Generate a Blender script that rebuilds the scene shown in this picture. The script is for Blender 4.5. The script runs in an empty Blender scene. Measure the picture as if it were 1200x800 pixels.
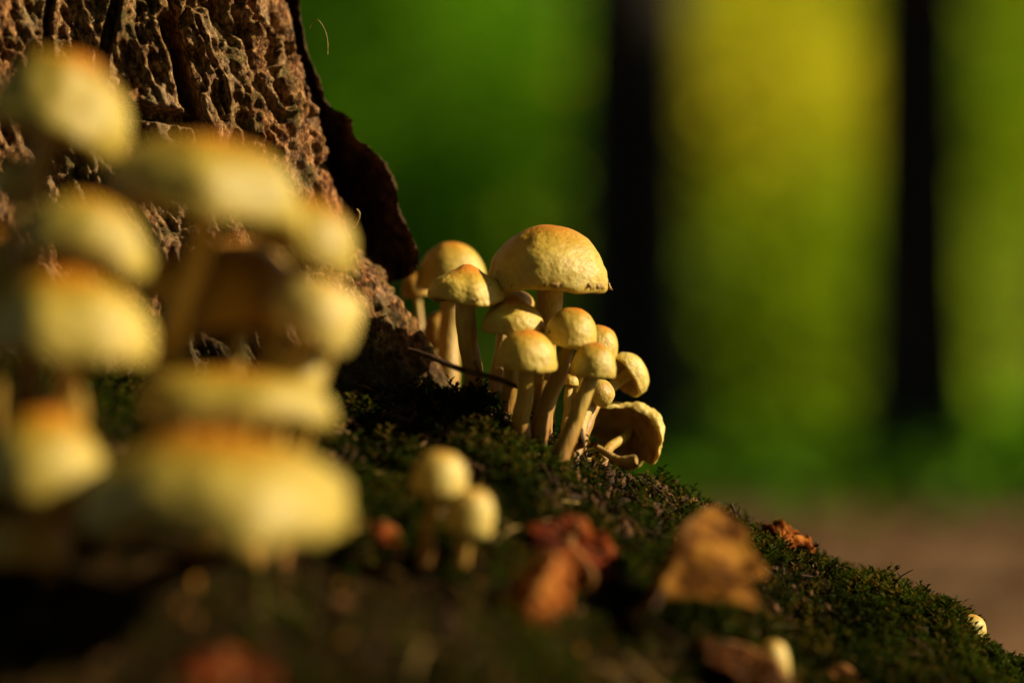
import bpy, math, random
import numpy as np
from mathutils import Vector, Matrix

random.seed(7)
RNG = np.random.default_rng(11)
SC = bpy.context.scene
COL = SC.collection
R = math.radians

# ------------------------------------------------------------------ camera, sky, sun, exposure
CAM_Z, FOCUS, LENS = 0.35, 0.80, 85.0          # camera 35 cm above the forest floor
FPX = LENS / 36.0 * 1200.0                     # focal length in photograph pixels
cam = bpy.data.cameras.new('camera')
cam.lens = LENS; cam.sensor_width = 36.0
cam.clip_start = 0.02; cam.clip_end = 600.0
cam.dof.use_dof = True; cam.dof.focus_distance = FOCUS + 0.002
cam.dof.aperture_fstop = 2.7; cam.dof.aperture_blades = 0
cam_o = bpy.data.objects.new('camera', cam); COL.objects.link(cam_o)
cam_o.location = (0, -FOCUS, CAM_Z); cam_o.rotation_euler = (R(90), 0, 0)
SC.camera = cam_o

SUN_AZ, SUN_EL = R(94), R(28)                  # azimuth clockwise from +Y (away from the camera)
sun_dir = Vector((math.sin(SUN_AZ) * math.cos(SUN_EL), math.cos(SUN_AZ) * math.cos(SUN_EL), math.sin(SUN_EL)))
world = bpy.data.worlds.new('World'); SC.world = world; world.use_nodes = True
wn = world.node_tree.nodes; wl = world.node_tree.links
sky = wn.new('ShaderNodeTexSky'); sky.sky_type = 'NISHITA'; sky.sun_disc = False
sky.sun_elevation = SUN_EL; sky.sun_rotation = SUN_AZ
wl.new(sky.outputs[0], wn['Background'].inputs[0]); wn['Background'].inputs[1].default_value = 0.05
sl = bpy.data.lights.new('sun', 'SUN'); sl.energy = 5.0; sl.angle = R(0.5); sl.color = (1.0, 0.83, 0.55)
sun_o = bpy.data.objects.new('sun', sl); COL.objects.link(sun_o)
sun_o.rotation_euler = sun_dir.to_track_quat('Z', 'Y').to_euler(); sun_o.location = (3, 0, 3)

SC.render.engine = 'CYCLES'
SC.cycles.use_denoising = True
SC.cycles.max_bounces = 8; SC.cycles.transmission_bounces = 6; SC.cycles.diffuse_bounces = 5
SC.cycles.sample_clamp_indirect = 4.0
SC.view_settings.view_transform = 'Standard'; SC.view_settings.look = 'None'
SC.view_settings.exposure = 0.82; SC.view_settings.gamma = 1.0

def P(px, py, s=FOCUS):
    """photograph pixel at distance s in front of the camera -> world point"""
    return Vector(((px - 600) / FPX * s, s - FOCUS, CAM_Z + (400 - py) / FPX * s))

# ------------------------------------------------------------------ noise
def _hash(ix, iy, iz, seed):
    h = (ix * 374761393 + iy * 668265263 + iz * 2147483647 + seed * 144269504) & 0xFFFFFFFF
    h = ((h ^ (h >> 13)) * 1274126177) & 0xFFFFFFFF
    h = ((h ^ (h >> 16)) * 2246822519) & 0xFFFFFFFF
    return ((h ^ (h >> 15)) & 0xFFFFFF) / float(0xFFFFFF)
def vnoise(p, seed=0):
    """value noise in -1..1 of points (n,3)"""
    p = np.asarray(p, float)
    i = np.floor(p).astype(np.int64); f = p - i
    f = f * f * f * (f * (f * 6 - 15) + 10)
    out = 0.0
    for dx in (0, 1):
        wx = f[:, 0] if dx else 1 - f[:, 0]
        for dy in (0, 1):
            wy = f[:, 1] if dy else 1 - f[:, 1]
            for dz in (0, 1):
                wz = f[:, 2] if dz else 1 - f[:, 2]
                out = out + wx * wy * wz * _hash(i[:, 0] + dx, i[:, 1] + dy, i[:, 2] + dz, seed)
    return out * 2 - 1
def fbm(p, octv=4, seed=0, gain=0.5, lac=2.03):
    p = np.asarray(p, float); a = 1.0; s = 0.0; t = 0.0
    for k in range(octv):
        s = s + a * vnoise(p, seed + k * 17); t += a
        p = p * lac + 3.7; a *= gain
    return s / t
def smooth(e0, e1, x):
    t = np.clip((x - e0) / (e1 - e0), 0, 1); return t * t * (3 - 2 * t)

# ------------------------------------------------------------------ objects and tags
def tag(o, label=None, cat=None, group=None, kind=None):
    if label: o['label'] = label
    if cat: o['category'] = cat
    if group: o['group'] = group
    if kind: o['kind'] = kind
    return o
def empty(name, loc, label=None, cat=None, group=None, kind=None):
    o = bpy.data.objects.new(name, None); COL.objects.link(o)
    o.location = loc; o.empty_display_size = 0.02
    return tag(o, label, cat, group, kind)
def mesh_np(name, co, quads=None, tris=None, mat=None, parent=None, attrs=None, smooth_shade=True, origin=None):
    """one mesh object out of numpy arrays; attrs: name -> float per vertex"""
    co = np.asarray(co, np.float64)
    if origin is not None: co = co - np.asarray(origin)
    me = bpy.data.meshes.new(name)
    nq = 0 if quads is None else len(quads); nt = 0 if tris is None else len(tris)
    me.vertices.add(len(co)); me.vertices.foreach_set('co', co.astype(np.float32).ravel())
    idx = []; start = []
    if nq: idx.append(np.asarray(quads).ravel()); start.append(np.arange(nq) * 4)
    if nt: idx.append(np.asarray(tris).ravel()); start.append(nq * 4 + np.arange(nt) * 3)
    idx = np.concatenate(idx).astype(np.int32); start = np.concatenate(start).astype(np.int32)
    me.loops.add(len(idx)); me.loops.foreach_set('vertex_index', idx)
    me.polygons.add(nq + nt); me.polygons.foreach_set('loop_start', start)
    me.update(calc_edges=True); me.validate()
    if smooth_shade: me.polygons.foreach_set('use_smooth', np.ones(nq + nt, bool))
    for k, v in (attrs or {}).items():
        a = me.attributes.new(k, 'FLOAT', 'POINT'); a.data.foreach_set('value', np.asarray(v, np.float32))
    if mat: me.materials.append(mat)
    o = bpy.data.objects.new(name, me); COL.objects.link(o)
    if parent is not None: o.parent = parent
    elif origin is not None: o.location = tuple(origin)
    return o
def grid_quads(nu, nv, close_u=False, close_v=False):
    """index [i*nv + j]"""
    i = np.arange(nu if close_u else nu - 1); j = np.arange(nv if close_v else nv - 1)
    I, J = np.meshgrid(i, j, indexing='ij'); I2 = (I + 1) % nu; J2 = (J + 1) % nv
    return np.stack([I * nv + J, I2 * nv + J, I2 * nv + J2, I * nv + J2], -1).reshape(-1, 4)
def catmull(pts, n, closed=False):
    pts = np.asarray(pts, float); m = len(pts)
    t = np.linspace(0, m if closed else m - 1, n, endpoint=not closed)
    k = np.floor(t).astype(int); f = (t - k)[:, None]
    if not closed: k = np.minimum(k, m - 2); f = (t - k)[:, None]
    g = (lambda q: pts[q % m]) if closed else (lambda q: pts[np.clip(q, 0, m - 1)])
    p0, p1, p2, p3 = g(k - 1), g(k), g(k + 1), g(k + 2)
    return 0.5 * (2 * p1 + (p2 - p0) * f + (2 * p0 - 5 * p1 + 4 * p2 - p3) * f ** 2 + (3 * p1 - p0 - 3 * p2 + p3) * f ** 3)
def tube_np(path, radii, n=10, wob=0.0, seed=0):
    """tapered tube with closed ends; returns co, quads, tris, t"""
    path = np.asarray(path, float); m = len(path); radii = np.asarray(radii, float)
    tg = np.gradient(path, axis=0); tg /= np.linalg.norm(tg, axis=1)[:, None] + 1e-12
    ref = np.array([0.31, -0.9, 0.17]); ref /= np.linalg.norm(ref)
    a = np.cross(tg, ref); a /= np.linalg.norm(a, axis=1)[:, None] + 1e-12
    b = np.cross(tg, a)
    th = np.linspace(0, 2 * np.pi, n, endpoint=False)
    rr = np.repeat(radii[:, None], n, 1)
    if wob:
        q = np.stack([np.cos(th)[None, :] * 1.3 + 0 * rr, np.sin(th)[None, :] * 1.3 + 0 * rr, np.linspace(0, 4, m)[:, None] + 0 * rr], -1).reshape(-1, 3)
        rr = rr * (1 + wob * fbm(q + seed * 3.1, 3, seed).reshape(m, n))
    co = path[:, None, :] + rr[..., None] * (np.cos(th)[None, :, None] * a[:, None, :] + np.sin(th)[None, :, None] * b[:, None, :])
    co = co.reshape(-1, 3); q = grid_quads(m, n, close_v=True)
    co = np.vstack([co, path[:1], path[-1:]]); c0, c1 = m * n, m * n + 1
    j = np.arange(n); j2 = (j + 1) % n
    tr = np.vstack([np.stack([np.full(n, c0), j2, j], -1), np.stack([np.full(n, c1), (m - 1) * n + j, (m - 1) * n + j2], -1)])
    t = np.concatenate([np.repeat(np.linspace(0, 1, m), n), [0, 1]])
    return co, q, tr, t

# ------------------------------------------------------------------ materials
def new_mat(name):
    m = bpy.data.materials.new(name); m.use_nodes = True
    nt = m.node_tree; b = nt.nodes['Principled BSDF']
    return m, nt, b
def nd(nt, typ, **kw):
    n = nt.nodes.new(typ)
    for k, v in kw.items():
        if k in n.inputs: n.inputs[k].default_value = v
        else: setattr(n, k, v)
    return n
def ramp(nt, fac, stops, interp='LINEAR'):
    r = nt.nodes.new('ShaderNodeValToRGB'); r.color_ramp.interpolation = interp
    while len(r.color_ramp.elements) < len(stops): r.color_ramp.elements.new(0.5)
    for e, (p, c) in zip(r.color_ramp.elements, stops): e.position = p; e.color = (*c, 1)
    nt.links.new(fac, r.inputs[0]); return r.outputs[0]
def mix(nt, fac, a, b, mode='MIX'):
    m = nt.nodes.new('ShaderNodeMix'); m.data_type = 'RGBA'; m.blend_type = mode
    for sock, v in ((m.inputs[0], fac), (m.inputs[6], a), (m.inputs[7], b)):
        if hasattr(v, 'links'): nt.links.new(v, sock)
        elif isinstance(v, (int, float)): sock.default_value = v
        else: sock.default_value = (*v, 1)
    return m.outputs[2]
def noise(nt, vec, scale, detail=4, rough=0.55, dist=0.0):
    n = nd(nt, 'ShaderNodeTexNoise', Scale=scale, Detail=detail, Roughness=rough, Distortion=dist)
    nt.links.new(vec, n.inputs['Vector']); return n.outputs['Fac']
def mapping(nt, vec, scale):
    m = nt.nodes.new('ShaderNodeMapping'); m.inputs['Scale'].default_value = scale
    nt.links.new(vec, m.inputs['Vector']); return m.outputs[0]
def objco(nt): return nt.nodes.new('ShaderNodeTexCoord').outputs['Object']
def bump(nt, b, h, strength, dist):
    n = nd(nt, 'ShaderNodeBump', Strength=strength, Distance=dist)
    nt.links.new(h, n.inputs['Height']); nt.links.new(n.outputs[0], b.inputs['Normal']); return n
def attr(nt, name):
    a = nt.nodes.new('ShaderNodeAttribute'); a.attribute_name = name; return a.outputs['Fac']

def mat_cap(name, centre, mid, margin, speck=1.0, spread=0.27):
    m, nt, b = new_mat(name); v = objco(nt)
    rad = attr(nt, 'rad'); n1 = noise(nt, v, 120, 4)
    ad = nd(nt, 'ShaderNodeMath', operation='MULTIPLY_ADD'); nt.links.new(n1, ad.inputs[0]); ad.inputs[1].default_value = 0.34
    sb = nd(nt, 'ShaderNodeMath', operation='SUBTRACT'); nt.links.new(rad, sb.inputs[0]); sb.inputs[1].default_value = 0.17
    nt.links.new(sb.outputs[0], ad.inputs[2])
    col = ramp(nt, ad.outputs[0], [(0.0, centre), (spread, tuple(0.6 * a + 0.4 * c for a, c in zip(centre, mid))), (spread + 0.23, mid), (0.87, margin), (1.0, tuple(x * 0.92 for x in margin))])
    n2 = noise(nt, v, 420, 5, 0.65)
    col = mix(nt, ramp(nt, n2, [(0.47, (0, 0, 0)), (0.62, (1, 1, 1))]), col, mix(nt, 0.40, col, (0.42, 0.20, 0.03)))
    # specks of soil and tiny insects' marks
    vo = nd(nt, 'ShaderNodeTexVoronoi', Scale=150.0); nt.links.new(v, vo.inputs['Vector'])
    sp = ramp(nt, vo.outputs['Distance'], [(0.075, (1, 1, 1)), (0.11, (0, 0, 0))])
    sel = ramp(nt, vo.outputs['Color'], [(0.60, (0, 0, 0)), (0.62, (1, 1, 1))])
    spk = mix(nt, 1.0, sp, sel, 'MULTIPLY')
    spm = nd(nt, 'ShaderNodeMath', operation='MULTIPLY'); nt.links.new(spk, spm.inputs[0]); spm.inputs[1].default_value = 0.9 * speck
    col = mix(nt, spm.outputs[0], col, (0.045, 0.02, 0.01))
    oi = nt.nodes.new('ShaderNodeObjectInfo')
    hs = nd(nt, 'ShaderNodeHueSaturation'); nt.links.new(col, hs.inputs['Color'])
    mr = nd(nt, 'ShaderNodeMapRange'); nt.links.new(oi.outputs['Random'], mr.inputs[0]); mr.inputs[3].default_value = 0.88; mr.inputs[4].default_value = 1.06
    nt.links.new(mr.outputs[0], hs.inputs['Value'])
    nt.links.new(hs.outputs[0], b.inputs['Base Color'])
    b.inputs['Roughness'].default_value = 0.40
    b.inputs['Specular IOR Level'].default_value = 0.35
    b.inputs['Subsurface Weight'].default_value = 0.28
    b.inputs['Subsurface Radius'].default_value = (1.0, 0.55, 0.12); b.inputs['Subsurface Scale'].default_value = 0.004
    h = mix(nt, 0.5, noise(nt, v, 700, 5, 0.6), noise(nt, v, 170, 4, 0.6))
    bump(nt, b, h, 0.8, 0.0012)
    return m
YC, YM, YE = (0.55, 0.15, 0.012), (0.52, 0.30, 0.030), (0.54, 0.405, 0.075)
M_CAP = mat_cap('cap_yellow', YC, YM, YE, 1.0, 0.34)
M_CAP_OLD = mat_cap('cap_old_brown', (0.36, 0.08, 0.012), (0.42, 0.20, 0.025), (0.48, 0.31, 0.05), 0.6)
M_CAP_PALE = mat_cap('cap_pale', (0.54, 0.22, 0.03), (0.55, 0.37, 0.075), (0.56, 0.44, 0.115), 0.4)
M_CAP_FRONT = mat_cap('cap_orange_centre', (0.46, 0.105, 0.003), (0.34, 0.21, 0.008), (0.44, 0.345, 0.060), 0.5, 0.42)

def mat_stem():
    m, nt, b = new_mat('stem'); v = objco(nt); t = attr(nt, 'rad')
    n1 = noise(nt, mapping(nt, v, (1, 1, 0.12)), 900, 3)
    n2 = noise(nt, v, 260, 4)
    ad = nd(nt, 'ShaderNodeMath', operation='MULTIPLY_ADD'); nt.links.new(n2, ad.inputs[0]); ad.inputs[1].default_value = 0.3; nt.links.new(t, ad.inputs[2])
    col = ramp(nt, ad.outputs[0], [(0.1, (0.14, 0.055, 0.008)), (0.38, (0.27, 0.135, 0.014)), (0.7, (0.40, 0.265, 0.035)), (1.05, (0.45, 0.33, 0.065))])
    col = mix(nt, ramp(nt, n1, [(0.40, (0, 0, 0)), (0.72, (1, 1, 1))]), col, mix(nt, 0.55, col, (0.30, 0.12, 0.03)))
    nt.links.new(col, b.inputs['Base Color']); b.inputs['Roughness'].default_value = 0.55
    b.inputs['Subsurface Weight'].default_value = 0.2; b.inputs['Subsurface Radius'].default_value = (1, .5, .1); b.inputs['Subsurface Scale'].default_value = 0.003
    bump(nt, b, n1, 0.6, 0.0008); return m
M_STEM = mat_stem()
def mat_gill():
    m, nt, b = new_mat('gills'); v = objco(nt)
    n = noise(nt, v, 300, 3)
    col = ramp(nt, n, [(0.3, (0.20, 0.10, 0.025)), (0.7, (0.42, 0.26, 0.06))])
    nt.links.new(col, b.inputs['Base Color']); b.inputs['Roughness'].default_value = 0.7; return m
M_GILL = mat_gill()

def mat_bark():
    m, nt, b = new_mat('bark'); v = objco(nt)
    vs = mapping(nt, v, (1, 1, 0.42))
    big = noise(nt, vs, 38, 5, 0.6, 0.4); fine = noise(nt, mapping(nt, v, (1, 1, 0.6)), 520, 7, 0.74, 0.4)
    col = ramp(nt, fine, [(0.38, (0.014, 0.006, 0.002)), (0.45, (0.09, 0.04, 0.012)), (0.53, (0.26, 0.135, 0.046)), (0.62, (0.55, 0.35, 0.15))])
    red = ramp(nt, big, [(0.44, (0, 0, 0)), (0.58, (1, 1, 1))])
    rm = nd(nt, 'ShaderNodeMath', operation='MULTIPLY'); nt.links.new(red, rm.inputs[0]); rm.inputs[1].default_value = 0.55
    col = mix(nt, rm.outputs[0], col, mix(nt, 1.0, col, (1.0, 0.52, 0.28), 'MULTIPLY'))
    lich = noise(nt, v, 55, 5, 0.7)
    lm = nd(nt, 'ShaderNodeMath', operation='MULTIPLY'); nt.links.new(ramp(nt, lich, [(0.51, (0, 0, 0)), (0.60, (1, 1, 1))]), lm.inputs[0]); lm.inputs[1].default_value = 0.6
    col = mix(nt, lm.outputs[0], col, (0.075, 0.075, 0.018))
    pal = noise(nt, vs, 90, 5, 0.7)
    pm = nd(nt, 'ShaderNodeMath', operation='MULTIPLY'); nt.links.new(ramp(nt, pal, [(0.52, (0, 0, 0)), (0.61, (1, 1, 1))]), pm.inputs[0]); pm.inputs[1].default_value = 0.45
    col = mix(nt, pm.outputs[0], col, mix(nt, fine, (0.16, 0.09, 0.04), (0.62, 0.42, 0.24)))
    vo = nd(nt, 'ShaderNodeTexVoronoi', Scale=520.0); nt.links.new(vs, vo.inputs['Vector'])
    pit = ramp(nt, vo.outputs['Distance'], [(0.10, (1, 1, 1)), (0.24, (0, 0, 0))])
    pt = nd(nt, 'ShaderNodeMath', operation='MULTIPLY'); nt.links.new(pit, pt.inputs[0]); pt.inputs[1].default_value = 0.6
    col = mix(nt, pt.outputs[0], col, (0.02, 0.010, 0.006))
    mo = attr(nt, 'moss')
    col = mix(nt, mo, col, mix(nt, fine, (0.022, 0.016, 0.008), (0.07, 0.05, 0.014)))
    nt.links.new(col, b.inputs['Base Color'])
    b.inputs['Roughness'].default_value = 0.7; b.inputs['Specular IOR Level'].default_value = 0.12
    h = mix(nt, 0.45, fine, noise(nt, v, 800, 5, 0.7))
    bump(nt, b, h, 1.0, 0.0028); return m
M_BARK = mat_bark()
def mat_simple(name, stops, scale, rough=0.8, bs=0.5, bd=0.002, detail=5, stretch=(1, 1, 1), spec=0.15):
    m, nt, b = new_mat(name); v = mapping(nt, objco(nt), stretch); n = noise(nt, v, scale, detail, 0.62)
    nt.links.new(ramp(nt, n, stops), b.inputs['Base Color']); b.inputs['Roughness'].default_value = rough
    b.inputs['Specular IOR Level'].default_value = spec
    bump(nt, b, n, bs, bd); return m
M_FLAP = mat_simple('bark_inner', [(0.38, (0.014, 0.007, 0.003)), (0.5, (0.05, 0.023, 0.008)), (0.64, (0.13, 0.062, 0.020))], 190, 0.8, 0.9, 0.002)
M_SOIL = mat_simple('humus', [(0.3, (0.008, 0.005, 0.002)), (0.52, (0.024, 0.013, 0.005)), (0.66, (0.016, 0.021, 0.004)), (0.8, (0.06, 0.03, 0.010))], 260, 1.0, 1.0, 0.004, 7, (1, 1, 1), 0.0)
M_TWIG = mat_simple('twig_bark', [(0.3, (0.02, 0.011, 0.006)), (0.7, (0.09, 0.045, 0.02))], 400, 0.7)
M_STRAW = mat_simple('straw', [(0.3, (0.22, 0.13, 0.035)), (0.7, (0.40, 0.26, 0.08))], 500, 0.6)
M_CHIP = mat_simple('pale_wood', [(0.3, (0.45, 0.36, 0.24)), (0.7, (0.75, 0.66, 0.50))], 500, 0.6)
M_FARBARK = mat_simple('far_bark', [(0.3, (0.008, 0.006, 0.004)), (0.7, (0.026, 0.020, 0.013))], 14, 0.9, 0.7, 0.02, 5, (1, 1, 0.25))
M_FLOOR = mat_simple('leaf_litter_soil', [(0.25, (0.030, 0.016, 0.008)), (0.5, (0.16, 0.085, 0.036)), (0.75, (0.30, 0.165, 0.07))], 7, 0.9, 0.8, 0.02, 8)

def mat_leaf(name, dark, light, trans=0.5, gloss=0.4, shine=0.012, dry=None):
    m, nt, b = new_mat(name); nt.nodes.remove(b); out = nt.nodes['Material Output']
    tn = attr(nt, 'tint'); col = mix(nt, tn, dark, light) if dry is None else ramp(nt, tn, [(0.0, dark), (0.8, light), (0.9, dry)])
    d = nt.nodes.new('ShaderNodeBsdfDiffuse'); t = nt.nodes.new('ShaderNodeBsdfTranslucent'); g = nd(nt, 'ShaderNodeBsdfGlossy', Roughness=gloss)
    nt.links.new(col, d.inputs[0]); tc = mix(nt, 1.0, col, (1.25, 1.25, 0.6), 'MULTIPLY'); nt.links.new(tc, t.inputs[0])
    g.inputs[0].default_value = (0.6, 0.6, 0.5, 1)
    s1 = nd(nt, 'ShaderNodeMixShader', Fac=trans); nt.links.new(d.outputs[0], s1.inputs[1]); nt.links.new(t.outputs[0], s1.inputs[2])
    s2 = nd(nt, 'ShaderNodeMixShader', Fac=shine); nt.links.new(s1.outputs[0], s2.inputs[1]); nt.links.new(g.outputs[0], s2.inputs[2])
    nt.links.new(s2.outputs[0], out.inputs[0]); return m
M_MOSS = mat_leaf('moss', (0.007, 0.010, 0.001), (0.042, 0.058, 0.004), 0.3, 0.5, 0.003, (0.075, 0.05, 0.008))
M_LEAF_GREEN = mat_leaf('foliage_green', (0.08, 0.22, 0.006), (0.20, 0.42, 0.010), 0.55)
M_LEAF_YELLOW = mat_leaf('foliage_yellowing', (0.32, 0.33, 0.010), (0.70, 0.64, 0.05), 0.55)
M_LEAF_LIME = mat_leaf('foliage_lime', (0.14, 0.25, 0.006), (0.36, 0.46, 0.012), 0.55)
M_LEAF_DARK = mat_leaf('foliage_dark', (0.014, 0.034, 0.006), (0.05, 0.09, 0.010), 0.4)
def mat_dry(name, a, c, e):
    m, nt, b = new_mat(name); v = objco(nt); n = noise(nt, v, 110, 6, 0.65); n2 = noise(nt, v, 600, 4)
    col = ramp(nt, n, [(0.42, a), (0.50, c), (0.60, e)]); col = mix(nt, attr(nt, 'vein'), col, mix(nt, 0.6, col, (0.5, 0.25, 0.08)))
    nt.links.new(col, b.inputs['Base Color']); b.inputs['Roughness'].default_value = 0.5
    b.inputs['Specular IOR Level'].default_value = 0.03; b.inputs['Roughness'].default_value = 0.7
    tr = nt.nodes.new('ShaderNodeBsdfTranslucent'); nt.links.new(col, tr.inputs[0])
    ms = nd(nt, 'ShaderNodeMixShader', Fac=0.28); nt.links.new(b.outputs[0], ms.inputs[1]); nt.links.new(tr.outputs[0], ms.inputs[2])
    nt.links.new(ms.outputs[0], nt.nodes['Material Output'].inputs[0])
    bump(nt, b, n2, 0.5, 0.0008); return m
M_DRY_BROWN = mat_dry('dry_leaf_brown', (0.06, 0.020, 0.003), (0.18, 0.068, 0.009), (0.33, 0.15, 0.02))
M_DRY_RED = mat_dry('dry_leaf_red', (0.03, 0.003, 0.001), (0.10, 0.008, 0.002), (0.22, 0.05, 0.006))
M_DRY_ORANGE = mat_dry('dry_leaf_orange', (0.09, 0.018, 0.003), (0.30, 0.075, 0.010), (0.48, 0.18, 0.03))
M_DRY_DARK = mat_dry('dry_leaf_dark', (0.02, 0.006, 0.002), (0.05, 0.014, 0.003), (0.10, 0.032, 0.006))

# ------------------------------------------------------------------ forest floor
def floor_z(x, y):
    r = np.sqrt(x ** 2 + y ** 2)
    z = 0.012 * fbm(np.stack([x * 1.3, y * 1.3, 0 * x], -1), 3, 3) * smooth(1.0, 2.5, r)
    z = z + 16.0 * smooth(17.5, 60, y) + 0.05 * smooth(6, 14, y) * fbm(np.stack([x * .3, y * .3, 0 * x + 4], -1), 3, 5)
    return z
def spaced(lo, hi, n, c, k):
    """n coordinates lo..hi, denser near c"""
    u = np.linspace(-1, 1, n); w = np.sign(u) * np.abs(u) ** k
    return np.where(w < 0, c + w * (c - lo), c + w * (hi - c))
fx = spaced(-160, 160, 141, 0, 2.6); fy = spaced(-160, 240, 161, 2, 2.6)
FX, FY = np.meshgrid(fx, fy, indexing='ij')
fz = floor_z(FX.ravel(), FY.ravel())
tag(mesh_np('forest_floor', np.stack([FX.ravel(), FY.ravel(), fz], -1), grid_quads(len(fx), len(fy)), mat=M_FLOOR), kind='structure')

# ------------------------------------------------------------------ the old tree: mossy root, trunk, bark flap
ridge_px = [(430, 440), (485, 443), (560, 452), (620, 478), (690, 505), (770, 548), (830, 587), (900, 628), (1000, 662), (1100, 702), (1200, 778)]
rx_ = np.array([-0.9, -0.25] + [(a - 600) / FPX * FOCUS for a, b in ridge_px] + [0.26, 0.40, 0.60, 0.95])
rz_ = np.array([0.0, 0.0] + [(400 - b) / FPX * FOCUS for a, b in ridge_px] + [-0.165, -0.25, -0.34, -0.40])
def root_z(x, y, fine=True):
    """height of the mossy root over the floor (world z)"""
    x = np.asarray(x, float); y = np.asarray(y, float)
    h = np.interp(x, rx_, rz_)
    t = -y
    front = 0.38 * np.clip(t, 0, 0.12) + 0.20 * np.maximum(t - 0.12, 0) + 1.6 * np.maximum(t - 0.26, 0) ** 1.5
    back = 0.10 * np.maximum(-t, 0) + 4.0 * np.maximum(-t - 0.01, 0) ** 2
    back = np.minimum(back, 0.9 * np.maximum(-t, 0) + 0.01)
    z = h - front - back
    # swell of the buttress that carries the near tuft
    z = z + 0.062 * np.exp(-((x + 0.215) / 0.105) ** 2 - ((y + 0.13) / 0.085) ** 2)
    z = z - 0.0075 + 0.004 * smooth(0.03, 0.08, x)
    p = np.stack([x * 22, y * 22, 0 * x], -1)
    z = z + 0.0060 * fbm(p, 3, 21)
    if fine:
        z = z + 0.0028 * fbm(np.stack([x * 110, y * 110, 0 * x + 2], -1), 4, 33)
    zz = CAM_Z + z
    return np.maximum(zz, -0.02 + 0 * zz)
def rz1(x, y): return float(root_z(np.array([x]), np.array([y]))[0])
def hit(px, py, s0=0.45, s1=1.0):
    """where the ray through a photograph pixel meets the root"""
    s = np.linspace(s0, s1, 700)
    x = (px - 600) / FPX * s; y = s - FOCUS; z = CAM_Z + (400 - py) / FPX * s
    below = np.nonzero(z < root_z(x, y))[0]
    k = below[0] if len(below) else int(np.argmin(z - root_z(x, y)))
    return Vector((x[k], y[k], z[k]))

old_tree = empty('old_tree', (-0.45, 0.3, 0.0), 'large old tree with cracked brown bark and a mossy root sloping down', 'tree')
OT = np.array(old_tree.location)
gx = spaced(-0.95, 0.95, 460, 0.03, 1.6); gy = spaced(-0.85, 0.75, 400, -0.01, 1.8)
GX, GY = np.meshgrid(gx, gy, indexing='ij')
gz = root_z(GX.ravel(), GY.ravel())
root = mesh_np('root', np.stack([GX.ravel(), GY.ravel(), gz], -1), grid_quads(len(gx), len(gy)), mat=M_SOIL, parent=old_tree, origin=OT)
root['label'] = 'mossy root flare sloping down from the trunk'

# trunk: cross-section drawn relative to the right-hand edge of the visible bark
section = [(-0.002, 0.042), (-0.007, 0.016), (-0.028, 0.000), (-0.075, -0.014), (-0.14, -0.036), (-0.24, -0.055), (-0.38, -0.045), (-0.58, 0.02), (-0.76, 0.18), (-0.80, 0.42),
           (-0.66, 0.64), (-0.42, 0.70), (-0.22, 0.58), (-0.11, 0.36), (-0.032, 0.13)]
edge_px = [(560, 520), (530, 470), (508, 438), (490, 405), (470, 365), (450, 322), (425, 296), (402, 268), (388, 215), (380, 160), (368, 100), (350, 50), (332, 0)]
ez = np.array([(400 - b) / FPX * (FOCUS + .02) for a, b in edge_px]); ex = np.array([(a - 600) / FPX * (FOCUS + .02) for a, b in edge_px])
ez = np.concatenate([[-0.45], ez, [0.2, 0.4, 0.8, 1.6, 3.0, 5.0]]); ex = np.concatenate([[ex[0] + .01], ex, [-0.098, -0.13, -0.16, -0.19, -0.23, -0.28]])
NU, NZ = 760, 520
sec = catmull(section, 4000, True)
sx = sec[:, 0]; wgt = np.where((sec[:, 1] < 0.06) & (sx > -0.30), 9.0, 1.0)
step = np.linalg.norm(np.roll(sec, -1, 0) - sec, axis=1) * wgt
cum = np.concatenate([[0], np.cumsum(step)]); tq = np.linspace(0, cum[-1], NU, endpoint=False)
sec_r = np.stack([np.interp(tq, cum, np.append(sec[:, k], sec[0, k])) for k in (0, 1)], -1)
zl = np.concatenate([np.linspace(-0.42, -0.07, 20)[:-1], np.linspace(-0.07, 0.135, 430)[:-1], np.linspace(0.135, 0.35, 50)[:-1], np.linspace(0.35, 5.0, 24)]); NZ = len(zl)
E = np.interp(zl, ez, ex)
cx0, cy0 = -0.42, 0.32
circ_a = np.arctan2(sec_r[:, 1] - cy0, sec_r[:, 0] + 0.02 - cx0)
co = np.zeros((NU, NZ, 3))
for j, (z, e) in enumerate(zip(zl, E)):
    k = smooth(0.2, 2.0, np.array([z]))[0]; rr = 0.40 - 0.035 * max(z, 0)
    a = sec_r + np.array([e, 0.0]); c = np.stack([-0.46 + rr * np.cos(circ_a), 0.30 + rr * np.sin(circ_a)], -1)
    co[:, j, :2] = a * (1 - k) + c * k
    co[:, j, 2] = CAM_Z + z
# outward normals of the smooth trunk
du = np.roll(co, -1, 0) - np.roll(co, 1, 0); dv = np.gradient(co, axis=1)
nr = np.cross(du, dv); nr /= np.linalg.norm(nr, axis=2)[..., None] + 1e-12
flat = co.reshape(-1, 3); nf = nr.reshape(-1, 3)
if np.mean(nf[:, 0] * (flat[:, 0] + 0.45) + nf[:, 1] * (flat[:, 1] - 0.3)) < 0: nf = -nf
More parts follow.
